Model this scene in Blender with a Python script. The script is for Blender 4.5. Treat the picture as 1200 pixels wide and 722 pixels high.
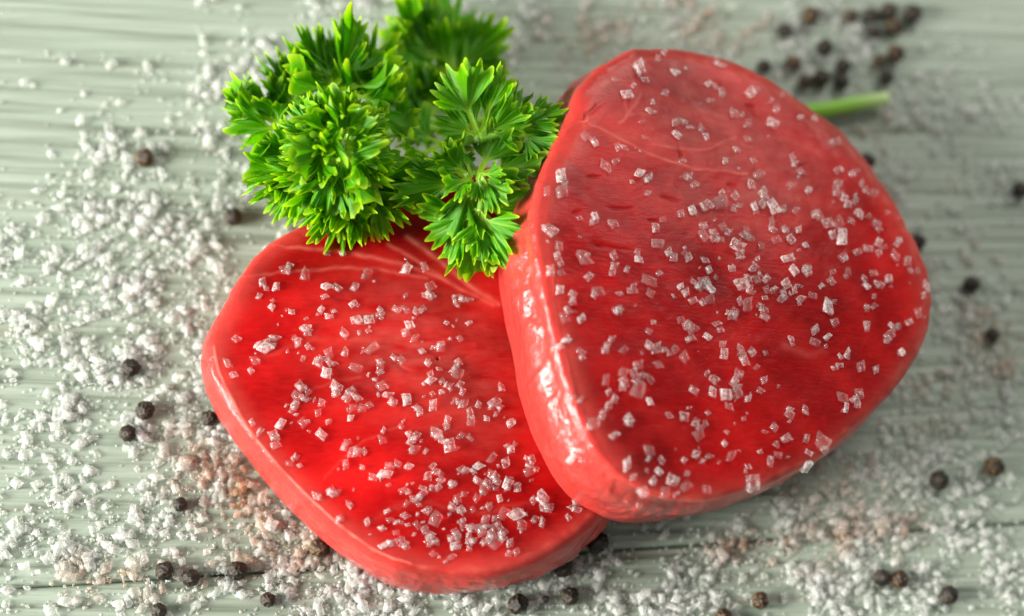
import bpy, bmesh, math, random
import numpy as np
from mathutils import Vector, Matrix
from mathutils.bvhtree import BVHTree

for o in list(bpy.data.objects):
    bpy.data.objects.remove(o)
sc = bpy.context.scene
col = sc.collection
MM = 0.001

# ------------------------------------------------------------------ camera
LENS, SENSOR, IW, IH = 70.0, 36.0, 1200.0, 722.0
TARGET = Vector((0.0, 0.0, 0.015))
TILT_X, TILT_Y = math.tan(math.radians(8.0)), math.tan(math.radians(19.0))
DIST = 0.24 * LENS / SENSOR
fwd = Vector((TILT_X, TILT_Y, -1.0)).normalized()
rgt = fwd.cross(Vector((0, 1, 0))).normalized()
upv = rgt.cross(fwd).normalized()
EYE = TARGET - fwd * DIST
cam_d = bpy.data.cameras.new('camera')
cam_d.lens = LENS; cam_d.sensor_width = SENSOR
cam_d.clip_start = 0.01; cam_d.clip_end = 20.0
cam = bpy.data.objects.new('camera', cam_d)
cam.matrix_world = Matrix((
    (rgt.x, upv.x, -fwd.x, EYE.x),
    (rgt.y, upv.y, -fwd.y, EYE.y),
    (rgt.z, upv.z, -fwd.z, EYE.z),
    (0, 0, 0, 1)))
col.objects.link(cam)
sc.camera = cam

# ------------------------------------------------------------------ world, lamps, exposure
w = bpy.data.worlds.new('World'); sc.world = w; w.use_nodes = True
w.node_tree.nodes['Background'].inputs[0].default_value = (0.96, 1.0, 0.95, 1)
w.node_tree.nodes['Background'].inputs[1].default_value = 0.27


def area_lamp(name, loc, target, sx, sy, power, color):
    d = bpy.data.lights.new(name, 'AREA')
    d.shape = 'RECTANGLE'; d.size = sx; d.size_y = sy; d.energy = power; d.color = color
    o = bpy.data.objects.new(name, d)
    o.location = loc
    o.rotation_euler = (Vector(target) - Vector(loc)).to_track_quat('-Z', 'Y').to_euler()
    col.objects.link(o)
    return o


# a window-like soft source on the left, and a weak one at the far right that glazes the wet fish
area_lamp('window_light', (-0.95, -0.22, 0.35), (0.0, 0.0, 0.04), 0.42, 0.54, 32.0, (1.0, 0.975, 0.915))
area_lamp('back_light', (0.40, 0.56, 0.62), (0.05, 0.03, 0.02), 0.36, 0.32, 3.4, (1.0, 0.97, 0.91))

sc.view_settings.view_transform = 'Standard'
sc.view_settings.look = 'None'
sc.view_settings.exposure = 0.30
sc.view_settings.gamma = 1.0
sc.cycles.use_denoising = True
sc.cycles.max_bounces = 12
sc.cycles.diffuse_bounces = 6
sc.cycles.transmission_bounces = 8
sc.cycles.transparent_max_bounces = 12
sc.cycles.sample_clamp_indirect = 4.0
sc.cycles.blur_glossy = 0.6


# ------------------------------------------------------------------ layout helpers
FPX = LENS / SENSOR * IW


def ray(px, py):
    return (fwd + rgt * ((px - IW / 2) / FPX) - upv * ((py - IH / 2) / FPX)).normalized()


def at(px, py, zmm):
    """point at height zmm (millimetres) that the photograph shows at px, py"""
    d = ray(px, py)
    return EYE + d * ((zmm * MM - EYE.z) / d.z)


fp = at(735, 430, 42)
cam_d.dof.use_dof = True
cam_d.dof.focus_distance = (fp - EYE).dot(fwd) + 0.011
cam_d.dof.aperture_fstop = 4.4


def tag(o, label=None, cat=None, group=None, kind=None):
    if label: o['label'] = label
    if cat: o['category'] = cat
    if group: o['group'] = group
    if kind: o['kind'] = kind
    return o


def empty(name, loc=(0, 0, 0)):
    o = bpy.data.objects.new(name, None)
    o.location = loc; o.empty_display_size = 0.01
    col.objects.link(o)
    return o


def link(name, me, parent=None):
    o = bpy.data.objects.new(name, me)
    col.objects.link(o)
    if parent is not None:
        o.parent = parent
        o.matrix_parent_inverse = Matrix.Translation(-parent.location) if parent.parent is None else Matrix.Identity(4)
    return o


def mesh_np(name, verts, quads, mats, smooth=True, attrs=None, midx=None):
    me = bpy.data.meshes.new(name)
    verts = np.asarray(verts, dtype=np.float32)
    n = len(verts)
    if isinstance(quads, np.ndarray):
        nf, k = quads.shape
        me.vertices.add(n); me.vertices.foreach_set('co', verts.ravel())
        me.loops.add(nf * k); me.loops.foreach_set('vertex_index', quads.astype(np.int32).ravel())
        me.polygons.add(nf); me.polygons.foreach_set('loop_start', np.arange(0, nf * k, k, dtype=np.int32))
    else:
        me.from_pydata(verts.tolist(), [], quads)
        nf = len(quads)
    for m in mats: me.materials.append(m)
    if midx is not None:
        me.polygons.foreach_set('material_index', np.asarray(midx, dtype=np.int32))
    me.polygons.foreach_set('use_smooth', np.full(nf, smooth, dtype=bool))
    if attrs:
        for k_, v in attrs.items():
            v = np.asarray(v, dtype=np.float32)
            if v.ndim == 1:
                a = me.attributes.new(k_, 'FLOAT', 'POINT'); a.data.foreach_set('value', v)
            else:
                a = me.attributes.new(k_, 'FLOAT_COLOR', 'POINT'); a.data.foreach_set('color', v.ravel())
    me.update(calc_edges=True)
    me.validate()
    return me


# ---- vectorised value noise
def _hash(ix, iy, iz, seed):
    h = (ix * 374761393 + iy * 668265263 + iz * 2147483647 + seed * 974711) & 0xffffffff
    h = ((h ^ (h >> 13)) * 1274126177) & 0xffffffff
    h = h ^ (h >> 16)
    return (h & 0xffff) / 32767.5 - 1.0


def vnoise(x, y, z, seed=0):
    x = np.asarray(x, dtype=np.float64); y = np.asarray(y, dtype=np.float64); z = np.asarray(z, dtype=np.float64) + 0 * x
    fx, fy, fz = np.floor(x), np.floor(y), np.floor(z)
    ix, iy, iz = fx.astype(np.int64), fy.astype(np.int64), fz.astype(np.int64)
    u, v, t = x - fx, y - fy, z - fz
    u = u * u * (3 - 2 * u); v = v * v * (3 - 2 * v); t = t * t * (3 - 2 * t)
    r = 0
    for a in (0, 1):
        for b in (0, 1):
            for c in (0, 1):
                r = r + _hash(ix + a, iy + b, iz + c, seed) * (u if a else 1 - u) * (v if b else 1 - v) * (t if c else 1 - t)
    return r


def fbm(x, y, z, octv=3, seed=0):
    r = 0; a = 1.0; f = 1.0
    for k in range(octv):
        r = r + a * vnoise(x * f, y * f, z * f, seed + k * 17); a *= 0.5; f *= 2.03
    return r


# ------------------------------------------------------------------ materials
def new_mat(name):
    m = bpy.data.materials.new(name); m.use_nodes = True
    nt = m.node_tree
    for n in list(nt.nodes): nt.nodes.remove(n)
    out = nt.nodes.new('ShaderNodeOutputMaterial')
    return m, nt, out


def N(nt, typ, **kw):
    n = nt.nodes.new(typ)
    for k, v in kw.items():
        if hasattr(n, k): setattr(n, k, v)
        else: n.inputs[k].default_value = v
    return n


def noise_n(nt, scale, detail=3.0, rough=0.55, vec=None):
    n = nt.nodes.new('ShaderNodeTexNoise')
    n.inputs['Scale'].default_value = scale; n.inputs['Detail'].default_value = detail; n.inputs['Roughness'].default_value = rough
    if vec is not None: nt.links.new(vec, n.inputs['Vector'])
    return n


def ramp_n(nt, fac, stops):
    r = nt.nodes.new('ShaderNodeValToRGB')
    el = r.color_ramp.elements
    while len(el) < len(stops): el.new(0.5)
    for e, (p, c) in zip(el, stops):
        e.position = p; e.color = (*c, 1) if len(c) == 3 else c
    nt.links.new(fac, r.inputs['Fac'])
    return r


def mix_c(nt, fac, a, b, mode='MIX'):
    m = nt.nodes.new('ShaderNodeMix'); m.data_type = 'RGBA'; m.blend_type = mode
    for s, v in ((m.inputs[0], fac), (m.inputs[6], a), (m.inputs[7], b)):
        if isinstance(v, (int, float)): s.default_value = v
        elif isinstance(v, tuple): s.default_value = (*v, 1)
        else: nt.links.new(v, s)
    return m.outputs[2]


def attr_n(nt, name):
    a = nt.nodes.new('ShaderNodeAttribute'); a.attribute_name = name
    return a


def map_obj(nt, scale):
    tc = nt.nodes.new('ShaderNodeTexCoord'); mp = nt.nodes.new('ShaderNodeMapping')
    mp.inputs['Scale'].default_value = scale
    nt.links.new(tc.outputs['Object'], mp.inputs['Vector'])
    return mp.outputs['Vector']


def mat_wood():
    m, nt, out = new_mat('painted_wood')
    b = N(nt, 'ShaderNodeBsdfPrincipled')
    v = map_obj(nt, (9, 420, 420))
    n1 = noise_n(nt, 1.0, 5, 0.6, v)
    v2 = map_obj(nt, (26, 1500, 1500))
    n2 = noise_n(nt, 1.0, 3, 0.6, v2)
    c1 = ramp_n(nt, n1.outputs['Fac'], [(0.34, (0.165, 0.195, 0.148)), (0.47, (0.27, 0.32, 0.258)), (0.66, (0.34, 0.395, 0.328))])
    c2 = ramp_n(nt, n2.outputs['Fac'], [(0.32, (0.72, 0.72, 0.68)), (0.52, (1, 1, 1))])
    c = mix_c(nt, 0.8, c1.outputs['Color'], c2.outputs['Color'], 'MULTIPLY')
    g = attr_n(nt, 'groove')                       # bare dark wood where the paint is worn out of the grain
    c = mix_c(nt, g.outputs['Fac'], c, (0.20, 0.205, 0.155))
    nt.links.new(c, b.inputs['Base Color'])
    b.inputs['Roughness'].default_value = 0.55
    bp = N(nt, 'ShaderNodeBump'); bp.inputs['Strength'].default_value = 0.25; bp.inputs['Distance'].default_value = 0.0004
    nt.links.new(n2.outputs['Fac'], bp.inputs['Height']); nt.links.new(bp.outputs['Normal'], b.inputs['Normal'])
    nt.links.new(b.outputs[0], out.inputs['Surface'])
    return m


def mat_tuna():
    m, nt, out = new_mat('raw_tuna')
    b = N(nt, 'ShaderNodeBsdfPrincipled')
    v = map_obj(nt, (1, 1, 1))
    n1 = noise_n(nt, 38, 4, 0.6, v)
    c = ramp_n(nt, n1.outputs['Fac'], [(0.30, (0.20, 0.0006, 0.0012)), (0.50, (0.32, 0.0007, 0.0014)), (0.70, (0.50, 0.004, 0.004))]).outputs['Color']
    # paler flakes of muscle: wide distorted arcs
    wv = nt.nodes.new('ShaderNodeTexWave'); wv.wave_type = 'RINGS'; wv.rings_direction = 'Z'
    mp = nt.nodes.new('ShaderNodeMapping'); mp.inputs['Location'].default_value = (0.03, 0.09, 0); nt.links.new(v, mp.inputs['Vector'])
    nt.links.new(mp.outputs['Vector'], wv.inputs['Vector'])
    wv.inputs['Scale'].default_value = 22; wv.inputs['Distortion'].default_value = 5.0; wv.inputs['Detail'].default_value = 3; wv.inputs['Detail Scale'].default_value = 1.2
    fw = ramp_n(nt, wv.outputs['Fac'], [(0.45, (0, 0, 0)), (1.0, (0.24, 0.24, 0.24))])
    c = mix_c(nt, fw.outputs['Color'], c, (0.60, 0.016, 0.014))
    # fine muscle fibres
    n2 = noise_n(nt, 1.0, 4, 0.65, map_obj(nt, (330, 1500, 900)))
    f2 = ramp_n(nt, n2.outputs['Fac'], [(0.45, (0, 0, 0)), (0.78, (0.28, 0.28, 0.28))])
    c = mix_c(nt, f2.outputs['Color'], c, (0.60, 0.018, 0.015))
    dark = attr_n(nt, 'slit')
    c = mix_c(nt, dark.outputs['Fac'], c, (0.30, 0.002, 0.004))
    fat_and_light = attr_n(nt, 'fat_and_light')
    c = mix_c(nt, fat_and_light.outputs['Fac'], c, (0.78, 0.22, 0.17))
    nt.links.new(c, b.inputs['Base Color'])
    b.subsurface_method = 'RANDOM_WALK'
    b.inputs['Subsurface Weight'].default_value = 0.6
    b.inputs['Subsurface Radius'].default_value = (1.0, 0.06, 0.04)
    b.inputs['Subsurface Scale'].default_value = 0.004
    b.inputs['Roughness'].default_value = 0.40
    b.inputs['IOR'].default_value = 1.40
    b.inputs['Specular IOR Level'].default_value = 0.15
    b.inputs['Coat Roughness'].default_value = 0.10
    b.inputs['Coat IOR'].default_value = 1.42
    n3 = noise_n(nt, 1100, 4, 0.6, v)
    n4 = noise_n(nt, 420, 3, 0.6, v)
    wet = attr_n(nt, 'wall')
    cw = N(nt, 'ShaderNodeMath', operation='MULTIPLY_ADD'); cw.inputs[1].default_value = 1.0; cw.inputs[2].default_value = 0.03
    nt.links.new(wet.outputs['Fac'], cw.inputs[0]); nt.links.new(cw.outputs[0], b.inputs['Coat Weight'])
    ma = N(nt, 'ShaderNodeMath', operation='MULTIPLY_ADD'); nt.links.new(n4.outputs['Fac'], ma.inputs[0]); nt.links.new(wet.outputs['Fac'], ma.inputs[1])
    mb = N(nt, 'ShaderNodeMath', operation='MULTIPLY_ADD'); mb.inputs[1].default_value = 0.10
    nt.links.new(n3.outputs['Fac'], mb.inputs[0])
    mc = N(nt, 'ShaderNodeMath', operation='MULTIPLY'); mc.inputs[1].default_value = 0.22
    nt.links.new(n2.outputs['Fac'], mc.inputs[0]); nt.links.new(mc.outputs[0], mb.inputs[2]); nt.links.new(mb.outputs[0], ma.inputs[2])
    bp = N(nt, 'ShaderNodeBump'); bp.inputs['Strength'].default_value = 0.5; bp.inputs['Distance'].default_value = 0.0009
    nt.links.new(ma.outputs[0], bp.inputs['Height'])
    nt.links.new(bp.outputs['Normal'], b.inputs['Normal']); nt.links.new(bp.outputs['Normal'], b.inputs['Coat Normal'])
    nt.links.new(b.outputs[0], out.inputs['Surface'])
    return m


def mat_salt(name, c_lo, c_hi, rough):
    """salt: clear inside, cloudy at its worn edges, whose white also stands in for refracted bright rims (attribute frost), tinted by the attribute tint"""
    m, nt, out = new_mat(name)
    g = N(nt, 'ShaderNodeBsdfGlass'); g.inputs['IOR'].default_value = 1.52; g.inputs['Roughness'].default_value = rough
    d = N(nt, 'ShaderNodeBsdfDiffuse'); t = N(nt, 'ShaderNodeBsdfTranslucent')
    a = attr_n(nt, 'tint')
    for s_ in (g, d, t): nt.links.new(a.outputs['Color'], s_.inputs['Color'])
    dt = N(nt, 'ShaderNodeMixShader'); dt.inputs[0].default_value = 0.28
    nt.links.new(d.outputs[0], dt.inputs[1]); nt.links.new(t.outputs[0], dt.inputs[2])
    n = noise_n(nt, 1.1, 3, 0.6, map_obj(nt, (2.2, 2.2, 2.2) if name == 'clear_salt' else (900, 900, 900)))
    fa = attr_n(nt, 'frost')
    fr = N(nt, 'ShaderNodeMath', operation='POWER'); fr.inputs[1].default_value = 1.4 if name != 'spilled_salt' else 1.0
    nt.links.new(fa.outputs['Fac'], fr.inputs[0])
    oi = N(nt, 'ShaderNodeObjectInfo')
    ov = N(nt, 'ShaderNodeMath', operation='MULTIPLY_ADD'); ov.inputs[1].default_value = 0.42 if name == 'clear_salt' else 0.0; ov.inputs[2].default_value = -0.24 if name == 'clear_salt' else 0.0
    nt.links.new(oi.outputs['Random'], ov.inputs[0])
    nn_ = N(nt, 'ShaderNodeMath', operation='ADD'); nt.links.new(n.outputs['Fac'], nn_.inputs[0]); nt.links.new(ov.outputs[0], nn_.inputs[1])
    ad = N(nt, 'ShaderNodeMath', operation='MULTIPLY_ADD'); ad.inputs[1].default_value = 0.95 if name != 'spilled_salt' else 0.75
    nt.links.new(fr.outputs[0], ad.inputs[0]); nt.links.new(nn_.outputs[0], ad.inputs[2])
    r = ramp_n(nt, ad.outputs[0], [(0.45, (c_lo,) * 3), (1.0, (c_hi,) * 3)])
    tp = N(nt, 'ShaderNodeBsdfTransparent')              # wet, nearly index-matched part of the crystal
    gm = N(nt, 'ShaderNodeMixShader'); gm.inputs[0].default_value = 0.72
    nt.links.new(g.outputs[0], gm.inputs[1]); nt.links.new(tp.outputs[0], gm.inputs[2])
    mx = N(nt, 'ShaderNodeMixShader')
    nt.links.new(r.outputs['Color'], mx.inputs[0]); nt.links.new(gm.outputs[0], mx.inputs[1]); nt.links.new(dt.outputs[0], mx.inputs[2])
    nt.links.new(mx.outputs[0], out.inputs['Surface'])
    return m


def mat_pepper(name, c0, c1, c2):
    m, nt, out = new_mat(name)
    b = N(nt, 'ShaderNodeBsdfPrincipled')
    v = map_obj(nt, (1, 1, 1))
    h = attr_n(nt, 'ridge')
    n = noise_n(nt, 900, 4, 0.6, v)
    mm = N(nt, 'ShaderNodeMath', operation='MULTIPLY_ADD'); mm.inputs[1].default_value = 0.45
    nt.links.new(n.outputs['Fac'], mm.inputs[0]); nt.links.new(h.outputs['Fac'], mm.inputs[2])
    c = ramp_n(nt, mm.outputs[0], [(0.30, c0), (0.65, c1), (1.0, c2)])
    nt.links.new(c.outputs['Color'], b.inputs['Base Color'])
    b.inputs['Roughness'].default_value = 0.48
    bp = N(nt, 'ShaderNodeBump'); bp.inputs['Strength'].default_value = 0.4; bp.inputs['Distance'].default_value = 0.0003
    nt.links.new(n.outputs['Fac'], bp.inputs['Height']); nt.links.new(bp.outputs['Normal'], b.inputs['Normal'])
    nt.links.new(b.outputs[0], out.inputs['Surface'])
    return m


def mat_leaf():
    m, nt, out = new_mat('parsley_leaf')
    b = N(nt, 'ShaderNodeBsdfPrincipled'); t = N(nt, 'ShaderNodeBsdfTranslucent')
    e = attr_n(nt, 'rim')
    n = noise_n(nt, 160, 3, 0.6, map_obj(nt, (1, 1, 1)))
    c = ramp_n(nt, n.outputs['Fac'], [(0.32, (0.035, 0.19, 0.001)), (0.55, (0.085, 0.34, 0.002)), (0.75, (0.20, 0.53, 0.003))])
    oi = N(nt, 'ShaderNodeObjectInfo')
    rv = ramp_n(nt, oi.outputs['Random'], [(0.0, (0.62, 0.74, 0.6)), (0.5, (1.0, 1.0, 1.0)), (1.0, (1.5, 1.22, 1.0))])
    cv = mix_c(nt, 1.0, c.outputs['Color'], rv.outputs['Color'], 'MULTIPLY')
    c2 = mix_c(nt, e.outputs['Fac'], cv, (0.50, 0.72, 0.03))
    nt.links.new(c2, b.inputs['Base Color'])
    tc = mix_c(nt, 1.0, c2, (1.9, 1.75, 0.6), 'MULTIPLY')
    nt.links.new(tc, t.inputs['Color'])
    b.inputs['Roughness'].default_value = 0.26
    b.inputs['IOR'].default_value = 1.45
    bp = N(nt, 'ShaderNodeBump'); bp.inputs['Strength'].default_value = 0.3; bp.inputs['Distance'].default_value = 0.0003
    n2 = noise_n(nt, 900, 2, 0.5, map_obj(nt, (1, 1, 1)))
    nt.links.new(n2.outputs['Fac'], bp.inputs['Height']); nt.links.new(bp.outputs['Normal'], b.inputs['Normal'])
    mx = N(nt, 'ShaderNodeMixShader'); mx.inputs[0].default_value = 0.40
    nt.links.new(b.outputs[0], mx.inputs[1]); nt.links.new(t.outputs[0], mx.inputs[2])
    nt.links.new(mx.outputs[0], out.inputs['Surface'])
    return m


def mat_stem():
    m, nt, out = new_mat('parsley_stem')
    b = N(nt, 'ShaderNodeBsdfPrincipled')
    e = attr_n(nt, 'rim')
    n = noise_n(nt, 1.0, 3, 0.6, map_obj(nt, (60, 900, 900)))
    c = ramp_n(nt, n.outputs['Fac'], [(0.3, (0.15, 0.42, 0.005)), (0.7, (0.26, 0.58, 0.010))])
    c2 = mix_c(nt, e.outputs['Fac'], c.outputs['Color'], (0.62, 0.72, 0.40))
    nt.links.new(c2, b.inputs['Base Color'])
    b.inputs['Subsurface Weight'].default_value = 0.4
    b.inputs['Subsurface Radius'].default_value = (0.4, 1.0, 0.1); b.inputs['Subsurface Scale'].default_value = 0.002
    b.inputs['Roughness'].default_value = 0.3
    nt.links.new(b.outputs[0], out.inputs['Surface'])
    return m


M_WOOD = mat_wood(); M_TUNA = mat_tuna()
M_CLEAR = mat_salt('clear_salt', 0.07, 0.84, 0.03)
M_CLEAR2 = mat_salt('clear_salt_grains', 0.08, 0.82, 0.03)
M_TINT = mat_salt('spilled_salt', 0.24, 0.84, 0.04)
M_PEP = mat_pepper('black_peppercorn_skin', (0.006, 0.005, 0.003), (0.045, 0.030, 0.014), (0.25, 0.165, 0.075))
M_PEPB = mat_pepper('brown_peppercorn_skin', (0.014, 0.008, 0.004), (0.12, 0.066, 0.020), (0.34, 0.20, 0.07))
M_LEAF = mat_leaf(); M_STEM = mat_stem()

# ------------------------------------------------------------------ the painted wooden surface: planks with raised grain
table = empty('table_surface')
tag(table, 'pale grey green painted wooden planks with raised grain', kind='structure')
s0, s1 = at(0, 690, 0), at(1200, 613, 0)
GA = math.atan2(s1.y - s0.y, s1.x - s0.x)
GU = np.array((math.cos(GA), math.sin(GA))); GV = np.array((-math.sin(GA), math.cos(GA)))
SEAM = float(np.dot(GV, (s0.x, s0.y)))          # offset of the joint along the grain's normal


def plank(v0, v1, seed, dense):
    xs = np.concatenate([np.linspace(-0.42, -0.17, 40)[:-1], np.linspace(-0.17, 0.17, 200 if dense else 60), np.linspace(0.17, 0.42, 40)[1:]])
    nv = max(8, int((v1 - v0) / (0.00028 if dense else 0.0015)))
    ys = np.linspace(v0, v1, nv)
    X, Y = np.meshgrid(xs, ys)
    warp = 0.0022 * fbm(X * 7, Y * 12, seed + 0.5, 3, seed)
    Yw = Y + warp
    h = 0.26 * fbm(X * 3.0, Yw * 300, 3.1, 3, seed + 5) + 0.17 * fbm(X * 5, Yw * 900, 1.7, 2, seed + 9)
    gr = fbm(X * 9.0, Yw * 230, 7.7, 3, seed + 21)
    amt = np.clip((fbm(X * 12, Yw * 40, 2.2, 2, seed + 31) + 0.45) * 1.6, 0, 1)
    groove = np.clip((gr - 0.70) * 4.0, 0, 1) * amt
    h = h - 0.55 * groove
    # rounded long edges
    e = np.minimum(Y - v0, v1 - Y)
    h = h - 0.7 * np.exp(-(e / 0.0004) ** 2) - 0.12 * np.exp(-(e / 0.0015) ** 2)
    Z = h * MM
    W = np.stack([X * GU[0] + Y * GV[0], X * GU[1] + Y * GV[1], Z], -1)
    ny, nx = X.shape
    V = W.reshape(-1, 3)
    i = np.arange(ny * nx).reshape(ny, nx)
    Q = np.stack([i[:-1, :-1], i[:-1, 1:], i[1:, 1:], i[1:, :-1]], -1).reshape(-1, 4)
    # skirt: sides and underside of the board
    loop = np.concatenate([i[0, :], i[1:, -1], i[-1, -2::-1], i[-2:0:-1, 0]])
    low = V[loop].copy(); low[:, 2] = -0.018
    k0 = len(V)
    V = np.concatenate([V, low])
    L = len(loop); a = np.arange(L); b = (a + 1) % L
    Q = np.concatenate([Q, np.stack([loop[a], k0 + a, k0 + b, loop[b]], -1)])
    G = np.concatenate([groove.ravel(), np.full(L, 1.0)])
    me = mesh_np('plank', V, Q, [M_WOOD], True, {'groove': G})
    return link('plank', me, table)


GAPW = 0.00022
plank(SEAM + GAPW, SEAM + 0.165, 3, True)
plank(SEAM - 0.11, SEAM - GAPW, 11, True)
plank(SEAM + 0.165 + 2 * GAPW, SEAM + 0.32, 23, False)
plank(SEAM - 0.26, SEAM - 0.11 - 2 * GAPW, 29, False)
# dark underside below the joints
me = mesh_np('batten', [(-0.42, -0.34, -0.030), (0.42, -0.34, -0.030), (0.42, 0.36, -0.030), (-0.42, 0.36, -0.030),
                        (-0.42, -0.34, -0.0182), (0.42, -0.34, -0.0182), (0.42, 0.36, -0.0182), (-0.42, 0.36, -0.0182)],
             np.array([(0, 3, 2, 1), (4, 5, 6, 7), (0, 1, 5, 4), (1, 2, 6, 5), (2, 3, 7, 6), (3, 0, 4, 7)]), [M_WOOD], False, {'groove': np.ones(8)})
link('backing_board', me, table)


# ------------------------------------------------------------------ tuna steaks
def catmull(P, n):
    P = np.asarray(P, dtype=np.float64); k = len(P)
    d = np.linalg.norm(np.roll(P, -1, 0)[:, :2] - P[:, :2], axis=1)
    s = np.concatenate([[0], np.cumsum(d)]); tot = s[-1]
    out = []
    for q in np.linspace(0, tot, n, endpoint=False):
        i = min(k - 1, int(np.searchsorted(s, q, 'right') - 1)); t = (q - s[i]) / d[i]
        p0, p1, p2, p3 = P[(i - 1) % k], P[i], P[(i + 1) % k], P[(i + 2) % k]
        out.append(0.5 * ((2 * p1) + (-p0 + p2) * t + (2 * p0 - 5 * p1 + 4 * p2 - p3) * t * t + (-p0 + 3 * p1 - 3 * p2 + p3) * t ** 3))
    return np.array(out)


def seg_dist(X, Y, pts):
    D = np.full(X.shape, 1e9)
    pts = np.asarray(pts, float)
    for a, b in zip(pts[:-1], pts[1:]):
        ab = b - a; l2 = (ab ** 2).sum()
        t = np.clip(((X - a[0]) * ab[0] + (Y - a[1]) * ab[1]) / l2, 0, 1)
        D = np.minimum(D, np.hypot(X - a[0] - t * ab[0], Y - a[1] - t * ab[1]))
    return D


def smooth_line(pts, n=6):
    pts = np.asarray(pts, float); out = []
    k = len(pts)
    for i in range(k - 1):
        p0, p1, p2, p3 = pts[max(i - 1, 0)], pts[i], pts[i + 1], pts[min(i + 2, k - 1)]
        for t in np.linspace(0, 1, n, endpoint=False):
            out.append(0.5 * ((2 * p1) + (-p0 + p2) * t + (2 * p0 - 5 * p1 + 4 * p2 - p3) * t * t + (-p0 + 3 * p1 - 3 * p2 + p3) * t ** 3))
    out.append(pts[-1])
    return np.array(out)


def to_px(V):
    E = np.array(EYE); d = V - E
    z = d @ np.array(fwd)
    return np.stack([IW / 2 + FPX * (d @ np.array(rgt)) / z, IH / 2 - FPX * (d @ np.array(upv)) / z], -1)


def steak(ctrl, ztop, seed, lines, slits, bulge, wall_fn, mix, dome, roll, pale, NT=640, KT=190, KW=64):
    T = []; B = []
    for tx, ty, bx, by, bz in ctrl:
        p = at(tx, ty, 30)
        for _ in range(5):
            p = at(tx, ty, ztop(p.x, p.y))
        q = at(bx, by, bz)
        T.append((*p, *q))
    S = catmull(T, NT)
    Tp, Bp = S[:, :3], S[:, 3:]
    C = Tp.mean(0); C[2] = ztop(C[0], C[1]) * MM
    Cb = Bp.mean(0); Cb[2] = Bp[:, 2].min()
    tang = np.roll(Tp, -1, 0) - np.roll(Tp, 1, 0); tang[:, 2] = 0
    nrm = np.stack([tang[:, 1], -tang[:, 0], np.zeros(NT)], -1)
    nrm /= np.linalg.norm(nrm, axis=1)[:, None]
    if ((Tp - C) * nrm).sum() < 0: nrm = -nrm
    lw = np.clip(-nrm[:, 0] / 0.6, 0, 1); lw = lw * lw * (3 - 2 * lw)
    mx_ = 0.62 + (mix - 0.62) * lw          # flat, rolled-over flank on the left, steeper elsewhere
    rings = []; fat_and_light = []; wallA = []
    fs = np.linspace(0.004, 1, KT) ** 0.85
    for f in fs:
        P = C + (Tp - C) * f
        P[:, 2] += (dome * (1 - f ** 2.5)) * MM
        rings.append(P); fat_and_light.append(0.15 * np.exp(-((1 - f) / 0.06) ** 2) * np.ones(NT)); wallA.append(np.full(NT, 0.04 + 0.16 * max(0, (f - 0.88) / 0.12)))
    for v in np.linspace(0, 1, KW + 1)[1:]:
        a = v * math.pi / 2
        hx = math.sin(a) ** 0.9; hz = 1 - math.cos(a) ** 1.0
        P = Tp.copy()
        P[:, :2] += (Bp - Tp)[:, :2] * hx
        P[:, 2] += (Bp - Tp)[:, 2] * (mx_ * v + (1 - mx_) * hz ** 1.25)
        P += nrm * (bulge * MM * math.sin(math.pi * v) ** 0.55)
        rings.append(P); fat_and_light.append(0.09 + 0.06 * lw); wallA.append(np.full(NT, 0.2 + 0.6 * min(1, v / 0.35)))  # left-facing flank coloured slightly paler to paint in the light on it
    base = rings[-1]
    for f in (0.9, 0.6, 0.3, 0.05):
        rings.append(Cb + (base - Cb) * f); fat_and_light.append(np.zeros(NT)); wallA.append(np.zeros(NT))
    R = np.stack(rings)                       # K x NT x 3
    for _ in range(roll):                     # the face rolls over into the flank
        lo, hi = KT - 22, KT + 22
        R[lo:hi] = 0.5 * R[lo:hi] + 0.25 * (R[lo - 1:hi - 1] + R[lo + 1:hi + 1])
    fat_and_light = np.stack(fat_and_light); wallA = np.stack(wallA)
    K = len(R)
    # displacement along the surface normal
    du = np.roll(R, -1, 1) - np.roll(R, 1, 1)
    dv = np.gradient(R, axis=0)
    nn = np.cross(du, dv); nn /= np.linalg.norm(nn, axis=2)[..., None] + 1e-12
    if nn[KT // 2, :, 2].mean() < 0: nn = -nn
    x, y, z = R[..., 0], R[..., 1], R[..., 2]
    disp = 0.45 * fbm(x * 45, y * 45, z * 45, 3, seed) + 0.05 * fbm(x * 420, y * 420, z * 420, 2, seed + 3)
    vv = np.zeros((K, NT)); vv[KT:KT + KW] = np.linspace(0, 1, KW + 1)[1:, None]; vv[KT + KW:] = 1
    ang = np.arange(NT)[None, :] / NT
    isw = np.zeros((K, NT)); isw[KT:KT + KW] = 1
    disp = disp + isw * np.sin(np.pi * vv) * wall_fn(vv, ang, x, y, z, seed)
    px = to_px(R.reshape(-1, 3)).reshape(K, NT, 2)
    X, Y = px[..., 0], px[..., 1]
    wob = 2.2 * fbm(X / 17, Y / 17, 0.3, 2, seed + 40)
    top_mask = 1 - isw
    for pts, wd, st, dz in lines:
        D = seg_dist(X + wob, Y + wob, smooth_line(pts))
        g = np.exp(-(D / wd) ** 2) * (0.75 + 0.35 * vnoise(X / 9, Y / 9, 0.1, seed + 50))
        g[KT + KW:] = 0
        fat_and_light = np.maximum(fat_and_light, 0.7 * st * g)
        disp = disp + 0.5 * dz * g
    for cx, cy, rx, ry, st in pale:  # broad soft patches: pale flesh plus surface sheen painted into the colour
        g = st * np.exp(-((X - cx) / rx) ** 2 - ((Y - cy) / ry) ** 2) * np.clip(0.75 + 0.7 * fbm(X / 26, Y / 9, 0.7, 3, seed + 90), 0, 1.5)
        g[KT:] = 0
        fat_and_light = np.maximum(fat_and_light, 0) + g
    slit = np.zeros((K, NT))
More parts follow.
